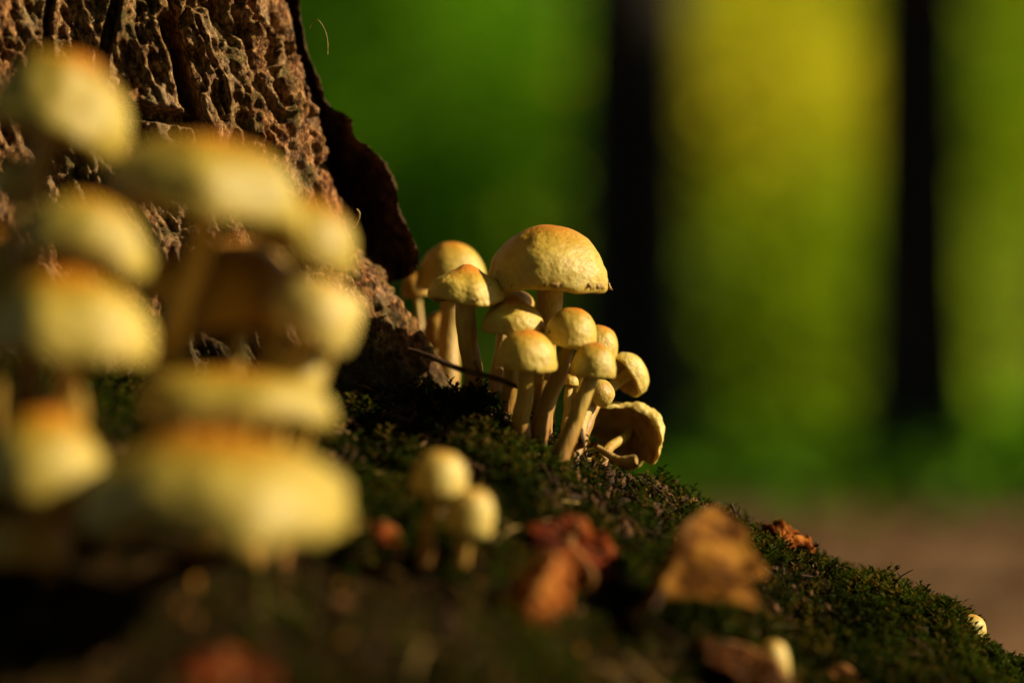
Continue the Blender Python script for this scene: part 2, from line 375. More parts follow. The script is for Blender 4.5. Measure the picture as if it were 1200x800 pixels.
# bark relief: leaning fissures, plates, pits
q = flat.copy(); q[:, 0] = q[:, 0] + 0.28 * (q[:, 2] - CAM_Z)       # fissures lean with the trunk
warp = 0.006 * np.stack([fbm(q * 45, 3, 51), fbm(q * 45, 3, 52), fbm(q * 30, 3, 53)], -1)
qa = (q + warp) * np.array([1, 1, 0.30])
ridg = 1 - np.abs(fbm(qa * 75, 3, 61)); ridg2 = 1 - np.abs(fbm(qa * 190, 3, 62))
disp = 0.0042 * fbm(q * np.array([30, 30, 14]), 4, 63)
disp -= 0.0060 * smooth(0.86, 1.0, ridg) * smooth(-0.1, 0.5, fbm(q * 28, 2, 64))
disp -= 0.0014 * smooth(0.7, 1.0, ridg2)
disp += 0.0006 * vnoise(q * np.array([900, 900, 500]), 69)
disp += 0.0026 * fbm((q + warp) * np.array([340, 340, 85]), 5, 65, 0.62)
disp -= 0.0030 * smooth(0.18, 0.5, fbm((q + 0.5 * warp) * np.array([210, 210, 70]), 3, 68))
plate = fbm((q + warp) * np.array([60, 60, 26]), 3, 66)
disp += 0.0016 * smooth(0.0, 0.2, plate) - 0.0012 * smooth(0.05, 0.3, -plate)
# one groove carved for a horizontal shadow, and the individual cracks of the photograph
vx = 600 + flat[:, 0] / (flat[:, 1] + FOCUS) * FPX; vy = 400 - (flat[:, 2] - CAM_Z) / (flat[:, 1] + FOCUS) * FPX
vx = vx + 4.0 * fbm(flat * 160, 3, 71); frontm = flat[:, 1] < 0.1
for pts, w, d in [([(196, 22), (208, 60), (216, 88), (226, 120), (240, 152), (250, 190)], 11, 0.014), ([(290, -10), (300, 18), (322, 45), (326, 66), (324, 84), (332, 108), (340, 125)], 4.0, 0.008),
                  ([(137, -10), (130, 30), (120, 70), (112, 110)], 6.5, 0.010), ([(100, 118), (140, 128), (190, 134), (225, 140)], 9, 0.010), ([(230, 20), (262, 90), (270, 130)], 3, 0.004),
                  ([(355, 70), (372, 130), (378, 175)], 3.0, 0.005), ([(60, -10), (54, 40), (60, 80)], 5, 0.007)]:
    best = np.full(len(vx), 1e9)
    for (ax, ay), (bx, by) in zip(pts[:-1], pts[1:]):
        t = np.clip(((vx - ax) * (bx - ax) + (vy - ay) * (by - ay)) / ((bx - ax) ** 2 + (by - ay) ** 2), 0, 1)
        best = np.minimum(best, np.hypot(vx - ax - t * (bx - ax), vy - ay - t * (by - ay)))
    disp -= d * (1 - smooth(w * 0.5, w * 1.25, best)) * frontm
    disp += 0.0015 * (1 - smooth(w * 1.2, w * 3, best)) * frontm
lo = smooth(0.14, 0.35, flat[:, 2] - CAM_Z); disp = disp * (1 - 0.3 * lo)
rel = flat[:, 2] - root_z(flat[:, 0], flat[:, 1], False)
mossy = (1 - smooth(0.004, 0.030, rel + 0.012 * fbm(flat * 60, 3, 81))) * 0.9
tv = flat + nf * disp[:, None]
trunk = mesh_np('trunk', tv, grid_quads(NU, NZ, close_u=True), mat=M_BARK, parent=old_tree, origin=OT, attrs={'moss': mossy})
trunk['label'] = 'cracked brown trunk bark'

# slab of loose bark standing off the edge of the trunk
outer = [(338, -40), (347, 0), (358, 48), (374, 92), (384, 122), (408, 138), (420, 163), (449, 188), (461, 213), (474, 256), (489, 292), (488, 314), (474, 326)]
inner = [(300, -40), (318, 0), (330, 50), (345, 100), (356, 140), (364, 170), (372, 200), (382, 230), (392, 260), (408, 285), (424, 305), (440, 322), (455, 334)]
NS, NT = 260, 90
oc = catmull(outer, NS); ic = catmull(inner, NS)
oc[:, 0] += 6.0 * fbm(np.stack([np.arange(NS) * 0.10, np.zeros(NS), np.zeros(NS)], -1), 6, 91, 0.65)
tt = np.linspace(0, 1, NT)
fl = np.zeros((2, NS, NT, 3))
for i in range(NS):
    for side in (0, 1):
        pxs = ic[i, 0] + (oc[i, 0] - ic[i, 0]) * tt; pys = ic[i, 1] + (oc[i, 1] - ic[i, 1]) * tt
        s = FOCUS + 0.088 - 0.056 * tt ** 1.4 + (0.0 if side == 0 else 0.010 * (1 - 0.35 * tt))
        fl[side, i, :, 0] = (pxs - 600) / FPX * s; fl[side, i, :, 1] = s - FOCUS; fl[side, i, :, 2] = CAM_Z + (400 - pys) / FPX * s
ff = fl.reshape(-1, 3)
dd = 0.0035 * fbm(ff * np.array([70, 70, 40]), 4, 92) + 0.0026 * fbm(ff * np.array([260, 260, 160]), 5, 93, 0.62)
ff[:, 1] += dd; ff[:, 0] += 0.5 * dd
nA = NS * NT; qA = grid_quads(NS, NT); qB = qA[:, ::-1] + nA
def strip(a, b):
    return np.stack([a[:-1], a[1:], b[1:], b[:-1]], -1)
ia = np.arange(nA).reshape(NS, NT)
rim = np.vstack([strip(ia[:, -1], ia[:, -1] + nA), strip(ia[:, 0] + nA, ia[:, 0]), strip(ia[0, :], ia[0, :] + nA), strip(ia[-1, :] + nA, ia[-1, :])])
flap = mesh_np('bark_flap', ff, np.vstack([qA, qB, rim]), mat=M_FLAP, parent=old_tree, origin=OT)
flap['label'] = 'dark slab of loose bark lifting off the trunk edge'

# ------------------------------------------------------------------ foliage helper
def leaves_np(pts, size, rng, flatness=0.5, drop=0.3):
    """a folded leaf of four triangles at every point"""
    n = len(pts)
    d = rng.normal(size=(n, 3)); d[:, 2] *= flatness; d[:, 2] -= drop; d /= np.linalg.norm(d, axis=1)[:, None]
    up = rng.normal(size=(n, 3)) * 0.6; up[:, 2] += 1.0
    w = np.cross(d, up); w /= np.linalg.norm(w, axis=1)[:, None] + 1e-9; u = np.cross(w, d)
    L = size * rng.uniform(0.7, 1.3, n)[:, None]
    b = pts; t = pts + d * L; m = pts + d * L * 0.5 - u * L * 0.06
    l = pts + d * L * 0.45 + w * L * 0.33 + u * L * 0.05; r = pts + d * L * 0.45 - w * L * 0.33 + u * L * 0.05
    co = np.stack([b, l, t, r, m], 1).reshape(-1, 3)
    k = np.arange(n)[:, None] * 5
    tr = np.concatenate([k + np.array([[0, 4, 1]]), k + np.array([[1, 4, 2]]), k + np.array([[2, 4, 3]]), k + np.array([[3, 4, 0]])], 0)
    return co, tr
def clump_points(n, centre, radii, nclump, spread, rng):
    c = rng.normal(size=(nclump, 3)); c /= np.linalg.norm(c, axis=1)[:, None]; c *= rng.uniform(0.25, 1.0, nclump)[:, None] ** 0.6
    k = rng.integers(0, nclump, n)
    p = c[k] * np.asarray(radii) + rng.normal(size=(n, 3)) * spread
    return p + np.asarray(centre), k
def crown(parent, origin, centre, radii, n, size, mat, seed, nclump=40, spread=0.25, name='crown'):
    rng = np.random.default_rng(seed)
    p, k = clump_points(n, centre, radii, nclump, spread, rng)
    p[:, 2] = np.maximum(p[:, 2], 0.03)
    co, tr = leaves_np(p, size, rng)
    tint = np.clip(rng.uniform(0, 1, nclump)[k] * 0.6 + rng.uniform(0, 0.4, n), 0, 1)
    return mesh_np(name, co, None, tr, mat, parent, {'tint': np.repeat(tint, 5)}, False, origin)

# crown and limbs of the old tree, high over the frame
limbs = [((-0.46, 0.30, 3.6), (0.6, -0.5, 4.6), (1.5, -1.0, 5.2)), ((-0.46, 0.30, 4.2), (-1.5, 0.9, 5.2), (-2.4, 1.4, 5.8)), ((-0.46, 0.30, 4.6), (0.3, 1.3, 5.6), (0.8, 2.2, 6.2)), ((-0.46, 0.30, 5.0), (-0.9, -0.8, 6.0), (-1.3, -1.8, 6.4))]
for a in limbs:
    c_, q_, t_, _ = tube_np(catmull(a, 14), np.linspace(0.15, 0.03, 14), 10, 0.1, 3)
    mesh_np('limb', c_, q_, t_, M_BARK, old_tree, {'moss': np.zeros(len(c_))}, True, OT)
crown(old_tree, OT, (-0.1, -0.1, 5.6), (3.6, 3.4, 1.5), 22000, 0.13, M_LEAF_GREEN, 101, 90, 0.35)

# ------------------------------------------------------------------ moss, litter crumbs
def moss_patch(seed=5, n=66000):
    rng = np.random.default_rng(seed)
    # denser towards the plane of focus
    x = rng.uniform(-0.17, 0.30, n * 3); y = np.where(rng.uniform(size=n * 3) < 0.6, rng.normal(-0.02, 0.05, n * 3), rng.uniform(-0.32, 0.10, n * 3))
    dens = fbm(np.stack([x * 26, y * 26, 0 * x], -1), 3, 41) + 0.22 + 0.7 * smooth(0.08, 0.16, x) - 0.45 * (1 - smooth(0.05, 0.08, x)) * smooth(-0.07, -0.03, y) - 0.6 * (1 - smooth(-0.12, -0.03, x))
    keep = rng.uniform(size=n * 3) < np.clip(0.25 + 1.2 * dens, 0.14, 1); x = x[keep][:n]; y = y[keep][:n]; n = len(x)
    z = root_z(x, y)
    clump = fbm(np.stack([x * 120, y * 120, 0 * x + 7], -1), 2, 43)
    h = np.maximum(0.0042 + 0.0040 * clump, 0.0012) * rng.uniform(0.6, 1.4, n)
    lean = rng.normal(size=(n, 3)) * 0.45; lean[:, 2] = 1; lean[:, 0] += 0.25; lean /= np.linalg.norm(lean, axis=1)[:, None]
    base = np.stack([x, y, z - 0.0008], -1)
    NL = 9
    cos, trs, tints = [], [], []
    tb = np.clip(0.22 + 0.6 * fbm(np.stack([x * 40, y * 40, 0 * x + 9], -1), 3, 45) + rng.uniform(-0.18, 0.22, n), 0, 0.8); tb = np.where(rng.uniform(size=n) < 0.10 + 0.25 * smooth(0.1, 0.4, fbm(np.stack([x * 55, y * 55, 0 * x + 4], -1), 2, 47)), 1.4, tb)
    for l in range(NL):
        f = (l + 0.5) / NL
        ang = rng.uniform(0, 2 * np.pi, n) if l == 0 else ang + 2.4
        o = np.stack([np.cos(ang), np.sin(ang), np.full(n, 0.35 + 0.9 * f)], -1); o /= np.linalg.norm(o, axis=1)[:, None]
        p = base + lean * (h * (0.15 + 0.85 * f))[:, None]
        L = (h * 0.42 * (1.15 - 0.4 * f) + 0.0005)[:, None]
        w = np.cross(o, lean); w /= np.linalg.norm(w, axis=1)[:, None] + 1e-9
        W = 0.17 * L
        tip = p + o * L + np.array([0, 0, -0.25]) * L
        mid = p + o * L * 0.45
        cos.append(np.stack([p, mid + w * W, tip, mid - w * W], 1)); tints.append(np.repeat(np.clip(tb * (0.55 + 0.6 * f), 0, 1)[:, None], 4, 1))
    co = np.stack(cos, 1).reshape(-1, 3); tint = np.stack(tints, 1).ravel()
    qd = np.arange(len(co)).reshape(-1, 4)
    return co, qd, tint
mc, mq, mt_ = moss_patch()
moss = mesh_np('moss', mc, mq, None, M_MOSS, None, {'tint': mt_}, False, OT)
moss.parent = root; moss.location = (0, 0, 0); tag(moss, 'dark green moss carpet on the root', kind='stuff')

def crumbs(seed, n, parent, region, size, mat, name):
    rng = np.random.default_rng(seed)
    x = rng.uniform(region[0], region[1], n); y = rng.uniform(region[2], region[3], n); z = root_z(x, y) + 0.0010
    # angular little flakes
    base = np.array([[1, 0, 0], [-1, .2, 0], [0, 1, .1], [.1, -1, 0], [0, .1, .6], [0, 0, -.5]], float)
    fc = np.array([[0, 2, 4], [2, 1, 4], [1, 3, 4], [3, 0, 4], [2, 0, 5], [1, 2, 5], [3, 1, 5], [0, 3, 5]])
    A = rng.normal(size=(n, 3, 3)); A /= np.linalg.norm(A, axis=2)[..., None]
    sc = size * rng.uniform(0.4, 1.5, (n, 1, 1)) * np.array([1, 0.6, 0.35])
    co = np.einsum('kj,njl->nkl', base, A * sc.transpose(0, 2, 1)) + np.stack([x, y, z], -1)[:, None, :]
    tr = (np.arange(n)[:, None, None] * 6 + fc[None]).reshape(-1, 3)
    o = mesh_np(name, co.reshape(-1, 3), None, tr, mat, None, None, False, OT); o.parent = parent; o.location = (0, 0, 0)
    o['kind'] = 'stuff'; return o
crumbs(5, 2500, root, (-0.06, 0.07, -0.06, 0.03), 0.0024, M_FLAP, 'bark_crumbs')
crumbs(3, 6000, root, (-0.12, 0.22, -0.26, 0.05), 0.0018, M_FLAP, 'bark_crumbs')
crumbs(6, 900, root, (0.125, 0.20, -0.03, 0.02), 0.0022, M_FLAP, 'bark_crumbs')
crumbs(4, 900, root, (-0.12, 0.22, -0.26, 0.05), 0.0020, M_DRY_BROWN, 'litter_flakes')

def needles(seed, n, parent, mat, name):
    rng = np.random.default_rng(seed); x = rng.uniform(-0.10, 0.20, n); y = rng.uniform(-0.22, 0.04, n)
    a = rng.uniform(0, np.pi * 2, n); L = rng.uniform(0.003, 0.008, n)
    V, Q = [], []
    for k in range(n):
        d = np.array([math.cos(a[k]), math.sin(a[k])]) * L[k]; t = np.linspace(-1, 1, 6)
        px_ = x[k] + d[0] * t; py_ = y[k] + d[1] * t; pz_ = root_z(px_, py_, False) + 0.0030 + 0.0014 * rng.uniform(0, 1) * (1 - t ** 2) + 0.001 * t * rng.normal()
        c_, q_, t_, _ = tube_np(np.stack([px_, py_, pz_], -1), np.full(6, 0.00030) * rng.uniform(.7, 1.5), 4)
        Q.append(np.asarray(q_) + 26 * k); V.append(c_)
    o = mesh_np(name, np.vstack(V), np.vstack(Q), None, mat, None, None, True, OT); o.parent = parent; o.location = (0, 0, 0); o['kind'] = 'stuff'
needles(8, 45, root, M_STRAW, 'straw_bits'); needles(9, 240, root, M_TWIG, 'dead_needles')

# ------------------------------------------------------------------ mushrooms
def mushroom(label, group, cap, s, wpx, hpx, base, bs=None, roll=0, pitch=0, stem=(9, 11), mat=None, e1=0.9, e2=0.9, umbo=0.0, wav=0.02, wk=3,
             lump=0.03, seed=0, res=(72, 30), bend=0.5, gill=0.30, inroll=0.10, remnant=None, ecc=1.0):
    """cap: pixel of the centre of the margin plane at distance s; wpx, hpx: width and height in pixels; base: pixel of the stem base
    roll leans the cap to the right, pitch tips its top towards the camera (degrees)"""
    mat = mat or M_CAP
    C = P(cap[0], cap[1], s); k = s / FPX; Rr = wpx * 0.5 * k; H = hpx * k
    bs = bs or s; B = P(base[0], base[1], bs)
    gz0 = rz1(B.x, B.y)
    B.z = gz0 - 0.001                     # the stem grows out of the root
    N = Vector((math.sin(R(roll)), -math.sin(R(pitch)) * math.cos(R(roll)), math.cos(R(roll)) * math.cos(R(pitch)))).normalized()
    X = Vector((1, 0, 0)) - N * N.x
    if X.length < 0.2: X = Vector((0, 1, 0)) - N * N.y
    X.normalize(); Y = N.cross(X)
    M = np.array([X, Y, N]).T
    root_e = empty('mushroom', B, label, 'mushroom', group)
    Bn = np.array(B)
    na, nr_ = res
    th = np.linspace(0, 2 * np.pi, na, endpoint=False)
    a = np.linspace(0.0, np.pi / 2, nr_ - 5)[1:]
    pr = np.sin(a) ** e1; pz = np.cos(a) ** e2; pz[-1] = 0
    # in-rolled margin
    b_ = np.linspace(0, 1, 6)[1:]
    pr = np.concatenate([pr, 1 - 0.075 * b_ ** 1.6]); pz = np.concatenate([pz, -inroll * np.sin(b_ * np.pi / 2)])
    pz = pz + umbo * np.exp(-(pr / 0.34) ** 2) * (np.arange(len(pr)) < len(a))
    top = 1 + umbo; m = len(pr)
    ph = np.random.default_rng(seed + 500).uniform(0, 6.28, 6)
    wave = wav * (np.sin(wk * th + ph[0]) + 0.6 * np.sin((wk * 2 - 1) * th + ph[1]) + 0.35 * np.sin((wk * 3 + 1) * th + ph[2]))
    rwave = 0.6 * wav * (np.sin((wk + 1) * th + ph[3]) + 0.5 * np.sin((2 * wk + 3) * th + ph[4]))
    def place(rr, zz):                                     # rr, zz: (m, na) in units of the cap radius and height
        l = np.stack([rr * np.cos(th) * Rr, rr * np.sin(th) * Rr * ecc, zz * H], -1)
        return l
    rr = pr[:, None] * (1 + rwave[None, :] * pr[:, None] ** 2); zz = pz[:, None] + (wave * Rr / H)[None, :] * pr[:, None] ** 3
    l = place(rr, zz)
    nz = fbm(l.reshape(-1, 3) / Rr * 1.7 + seed * 5.3, 3, seed).reshape(m, na)
    nz2 = fbm(l.reshape(-1, 3) / Rr * 7 + seed * 2.3, 3, seed + 9).reshape(m, na)
    l = l * (1 + lump * nz + 0.42 * lump * nz2 * pr[:, None] ** 2)[..., None]
    apex = np.array([[0, 0, top * H * (1 + lump * 0.3 * nz[0].mean())]])
    lc = np.vstack([l.reshape(-1, 3), apex])
    Cn = np.array(C)
    cw = lc @ M.T + Cn - Bn
    qd = grid_quads(m, na, close_v=True); j = np.arange(na); tr = np.stack([np.full(na, m * na), j, (j + 1) % na], -1)
    rad = np.concatenate([np.repeat(np.clip(pr, 0, 1), na), [0]]); rad[(m - 5) * na:m * na] = 1.0
    mesh_np('cap', cw, qd, tr, mat, root_e, {'rad': rad})
    # gills: radial blades under the cap
    ng = 50; gth = np.linspace(0, 2 * np.pi, ng * 2, endpoint=False); zig = np.where(np.arange(ng * 2) % 2 == 0, 1.0, -1.0)
    g = np.linspace(0, 1, 7); gr = 0.935 - (0.935 - 0.16) * g; gz_ = -inroll * 0.92 + (gill + inroll) * np.sin(g * np.pi / 2) ** 0.9
    wi = np.interp(gth, np.append(th, 2 * np.pi), np.append(wave, wave[0])); rwi = np.interp(gth, np.append(th, 2 * np.pi), np.append(rwave, rwave[0]))
    grr = gr[:, None] * (1 + rwi[None, :] * gr[:, None] ** 2); gzz = gz_[:, None] * H + (wi * Rr)[None, :] * gr[:, None] ** 3 + 0.030 * Rr * zig[None, :] * np.sin(np.clip(g * 1.1, 0, 1) * np.pi)[:, None]
    gl = np.stack([grr * np.cos(gth) * Rr, grr * np.sin(gth) * Rr * ecc, gzz], -1).reshape(-1, 3)
    gl = gl * (1 + lump * 0.8 * fbm(gl / Rr * 1.7 + seed * 5.3, 3, seed))[:, None]
    mesh_np('gills', gl @ M.T + Cn - Bn, grid_quads(7, ng * 2, close_v=True), None, M_GILL, root_e)
    # stem
    top_p = Cn + np.array(N) * H * (gill + 0.12)
    L = np.linalg.norm(top_p - Bn); t = np.linspace(0, 1, 26)[:, None]
    d0 = np.array([0.0, 0.0, 1.0]) * (1 - 0.35 * bend) + 0.35 * bend * (top_p - Bn) / L
    c1 = Bn + d0 * L * 0.38 * (0.4 + 0.8 * bend); c2 = top_p - np.array(N) * L * 0.36
    path = (1 - t) ** 3 * (Bn - d0 * 0.006) + 3 * (1 - t) ** 2 * t * c1 + 3 * (1 - t) * t ** 2 * c2 + t ** 3 * top_p
    path += 0.004 * L * np.stack([fbm(np.stack([t[:, 0] * 5, 0 * t[:, 0], 0 * t[:, 0]], -1), 2, seed + 3), fbm(np.stack([t[:, 0] * 5, 0 * t[:, 0] + 3, 0 * t[:, 0]], -1), 2, seed + 4), 0 * t[:, 0]], -1) * 6
    r_ = np.interp(t[:, 0], [0, 0.12, 0.5, 0.9, 1], [stem[1] * 1.12, stem[1], (stem[0] + stem[1]) * 0.48, stem[0], stem[0] * 1.15]) * k
    sc_, sq, st, stt = tube_np(path - Bn, r_, 22, 0.09, seed)
    mesh_np('stem', sc_, sq, st, M_STEM, root_e, {'rad': stt})
    # shreds of the torn veil along the margin
    if remnant:
        rng = np.random.default_rng(seed + 77)
        for (deg, wd, ln) in remnant:
            n = 9; f = np.linspace(-0.5, 0.5, n); an = R(deg) + f * R(wd)
            up = np.stack([1.002 * np.cos(an), 1.002 * np.sin(an) * ecc, 0 * an + 0.01], -1) * Rr
            dn = up * (1 + 0.03 * rng.normal(size=n))[:, None] + np.array([0, 0, -1])[None] * (ln * Rr * (1 - (2 * f) ** 2) * rng.uniform(0.5, 1.2, n))[:, None]
            up[:, 2] += 0.05 * Rr; up *= 1.006
            fr = np.vstack([up, dn]); bk = fr * np.array([0.985, 0.985, 1.0])
            allv = np.vstack([fr, bk]); q1 = strip(np.arange(n), np.arange(n) + n); q2 = q1[:, ::-1] + 2 * n
            q3 = strip(np.arange(n) + n, np.arange(n) + 3 * n); q4 = strip(np.arange(n) + 2 * n, np.arange(n))
            mesh_np('veil_remnant', allv @ M.T + Cn - Bn, np.vstack([q1, q2, q3, q4]), None, M_STRAW, root_e)
    return root_e

GA = 'mushrooms of the sharp tuft beside the trunk'
HI = (120, 46)
mushroom('largest mushroom, broad domed yellow cap with ragged margin, tallest of the sharp tuft', GA, (643, 333), 0.803, 142, 68, (632, 456), 0.822, 2, 3, (16, 15), None, 0.98, 1.0, 0.0, 0.030, 3, 0.05, 1, HI, 0.3,
         remnant=[(-100, 14, 0.05), (-128, 10, 0.06), (-84, 12, 0.05), (-30, 20, 0.06), (-8, 10, 0.08), (-150, 12, 0.04), (-45, 12, 0.06)])
mushroom('umbonate mushroom with wavy cap and thick pale stem, standing next to the trunk', GA, (546, 351), 0.793, 88, 33, (557, 446), 0.80, 3, 2, (12.5, 11), None, 0.92, 0.85, 0.26, 0.06, 2, 0.06, 2, HI, 0.4, remnant=[(-110, 12, 0.06), (-75, 10, 0.05)])
mushroom('smooth domed mushroom partly hidden behind the umbonate one', GA, (529, 336), 0.852, 84, 53, (526, 440), 0.845, 2, 2, (13, 14), None, 0.9, 1.0, 0.0, 0.02, 3, 0.03, 3)
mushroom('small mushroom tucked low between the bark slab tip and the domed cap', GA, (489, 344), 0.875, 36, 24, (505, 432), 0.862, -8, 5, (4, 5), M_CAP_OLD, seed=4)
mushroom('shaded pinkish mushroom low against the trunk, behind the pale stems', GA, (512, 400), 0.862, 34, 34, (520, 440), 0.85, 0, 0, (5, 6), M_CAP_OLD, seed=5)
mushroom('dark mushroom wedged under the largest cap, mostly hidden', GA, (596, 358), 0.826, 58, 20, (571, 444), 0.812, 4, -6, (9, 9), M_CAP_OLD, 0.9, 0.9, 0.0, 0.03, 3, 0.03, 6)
mushroom('flattened mushroom whose cap overlaps the small dome below it', GA, (601, 386), 0.792, 73, 33, (594, 470), 0.802, 2, 6, (9, 10), None, 0.95, 0.9, 0.10, 0.03, 2, 0.045, 7, HI)
mushroom('rounded mushroom with straight upright stem, in front of the flattened cap', GA, (616, 427), 0.776, 73, 40, (610, 506), 0.782, 4, 8, (9.5, 11.5), None, 0.92, 0.92, 0.03, 0.02, 2, 0.04, 8, HI, 0.2)
mushroom('smooth dome mushroom on a long curved stem leaning right', GA, (667, 402), 0.788, 63, 42, (630, 512), 0.785, 13, 3, (8.5, 12), None, 0.95, 0.95, 0.0, 0.02, 2, 0.035, 9, HI, 1.0)
mushroom('orange tinted dome mushroom on a short curved stem, under the long stemmed dome', GA, (695, 438), 0.780, 54, 36, (652, 519), 0.778, 4, 3, (8.5, 11.5), None, 0.88, 0.9, 0.05, 0.02, 2, 0.04, 10, HI, 1.0)
mushroom('yellow mushroom showing only its side past the orange tinted dome', GA, (697, 414), 0.818, 52, 34, (664, 500), 0.80, 20, 0, (7, 9), None, seed=11)
mushroom('mushroom tipped sideways showing tan gills, at the outer side of the tuft', GA, (733, 441), 0.822, 56, 26, (676, 508), 0.80, 52, -34, (6.5, 9), M_CAP_PALE, 0.9, 0.9, 0.0, 0.04, 2, 0.05, 12, HI, 0.9)
mushroom('pale greenish mushroom facing sideways beneath the tipped one', GA, (702, 462), 0.806, 34, 18, (672, 514), 0.79, 40, 52, (6, 9), M_CAP_PALE, 0.85, 0.9, 0.0, 0.02, 2, 0.03, 13, HI, 0.8)
mushroom('old curled mushroom with wavy rim and hollow dark underside, lowest of the tuft', GA, (733, 512), 0.822, 88, 30, (700, 532), 0.80, 24, -58, (5, 7), M_CAP_PALE, 0.85, 0.9, 0.0, 0.19, 2, 0.14, 14, HI, 0.7, gill=0.45)
mushroom('tiny brownish mushroom in the gap between upright and curved stems', GA, (645, 444), 0.800, 17, 18, (644, 474), 0.80, 5, 0, (3, 4), M_CAP_OLD, seed=15)
mushroom('tiny yellow mushroom hidden behind the crossing curved stems', GA, (668, 450), 0.806, 20, 12, (662, 500), 0.80, 5, 0, (4.5, 6), None, seed=16)

GB = 'mushrooms of the near blurred tuft'
FR = dict(mat=M_CAP_FRONT, res=(64, 28))
def front(label, group, cap, s, w, h, base, bs, *a, **kw): return mushroom(label, group, cap, s + 0.005, w, h, base, bs + 0.005, *a, **kw)
front('tall drooping mushroom at the top of the near blurred tuft', GB, (62, 156), 0.62, 168, 96, (30, 430), 0.66, 20, -4, (13, 15), e1=1.0, e2=0.95, lump=0.11, wav=0.05, seed=31, **FR)
front('small mushroom beneath the tall drooping cap', GB, (22, 226), 0.63, 66, 46, (20, 420), 0.66, 0, 0, (9, 10), seed=32, **FR)
front('widest upper mushroom with orange centre, overlapping the bark', GB, (240, 246), 0.62, 232, 86, (170, 500), 0.65, 13, 0, (15, 17), e1=1.0, e2=0.95, wav=0.05, lump=0.09, seed=33, **FR)
front('pale mushroom on the trunk side of the widest upper cap', GB, (354, 298), 0.635, 124, 66, (262, 520), 0.655, 20, 0, (10, 12), seed=34, **FR)
front('domed mushroom with dark underside, below the tall drooping cap', GB, (100, 300), 0.60, 158, 70, (90, 520), 0.63, 14, -4, (12, 14), wav=0.07, seed=35, **FR)
front('mushroom cut by the picture edge, beside the dark undersided dome', GB, (-8, 342), 0.61, 66, 74, (-6, 520), 0.63, 0, 0, (9, 10), seed=36, **FR)
front('plump mushroom with bright side, above the dark hollow', GB, (80, 410), 0.59, 196, 92, (70, 640), 0.62, 5, 0, (15, 17), e1=1.0, e2=0.95, wav=0.035, lump=0.08, seed=37, **FR)
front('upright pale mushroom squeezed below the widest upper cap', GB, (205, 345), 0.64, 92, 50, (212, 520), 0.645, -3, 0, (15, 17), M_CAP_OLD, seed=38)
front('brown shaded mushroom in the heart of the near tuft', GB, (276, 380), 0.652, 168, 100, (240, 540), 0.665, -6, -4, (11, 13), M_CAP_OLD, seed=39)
front('pinkish white mushroom leaning towards the bark', GB, (362, 386), 0.625, 108, 64, (300, 560), 0.645, 28, 4, (9, 11), M_CAP_PALE, seed=40)
front('little mushroom poking out past the pinkish white cap', GB, (404, 374), 0.64, 38, 32, (330, 560), 0.655, 20, 0, (6, 8), M_CAP_PALE, seed=41)
front('small round mushroom under the pinkish white cap', GB, (342, 445), 0.63, 70, 46, (305, 580), 0.645, 12, 0, (8, 10), M_CAP_PALE, seed=42)
front('yellow saucer shaped mushroom above the biggest lower cap', GB, (280, 488), 0.61, 226, 54, (230, 650), 0.635, 6, 0, (13, 15), e1=0.8, e2=0.8, wav=0.06, wk=2, seed=43, **FR)
front('plump round mushroom left of the biggest lower cap', GB, (44, 570), 0.585, 148, 92, (60, 720), 0.605, 6, 0, (13, 15), e1=1.0, e2=0.95, wav=0.03, lump=0.08, seed=44, **FR)
front('biggest lower mushroom with orange centre and wavy greenish rim', GB, (252, 610), 0.575, 304, 104, (296, 700), 0.645, 3, 0, (15, 16), e1=1.0, e2=0.95, wav=0.055, wk=3, lump=0.09, seed=45, **FR)
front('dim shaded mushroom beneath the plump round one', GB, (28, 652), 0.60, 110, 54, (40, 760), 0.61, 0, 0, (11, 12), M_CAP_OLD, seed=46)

GC = 'young mushrooms scattered on the mossy root'
def small(label, cap, s, w, h, base, **kw):
    b = hit(*base); mushroom(label, GC, cap, s, w, h, base, (b.y + FOCUS) , **kw)
hb = hit(497, 655)
small('young mushroom with pale round cap on a slender stem in moss', (513, 574), hb.y + FOCUS - 0.004, 66, 46, (496, 655), roll=8, pitch=4, stem=(7.5, 9), mat=M_CAP_PALE, e1=0.78, e2=0.85, seed=51)
hb = hit(540, 665)
small('young mushroom with round button cap crowding the slender stemmed one', (549, 618), hb.y + FOCUS - 0.004, 58, 46, (538, 668), roll=10, pitch=4, stem=(7, 9), mat=M_CAP_PALE, e1=0.75, e2=0.82, seed=52)
hb = hit(905, 815)
small('egg shaped button mushroom below the folded dead leaf', (905, 794), hb.y + FOCUS, 42, 44, (904, 815), roll=2, pitch=0, stem=(7, 8), mat=M_CAP_PALE, e1=0.75, e2=0.85, seed=53)
hb = hit(1136, 752)
small('tiny pale mushroom alone on the lower moss slope', (1136, 742), hb.y + FOCUS - 0.002, 39, 23, (1137, 754), roll=8, pitch=4, stem=(5, 6), mat=M_CAP_PALE, e1=0.8, e2=0.9, seed=54)

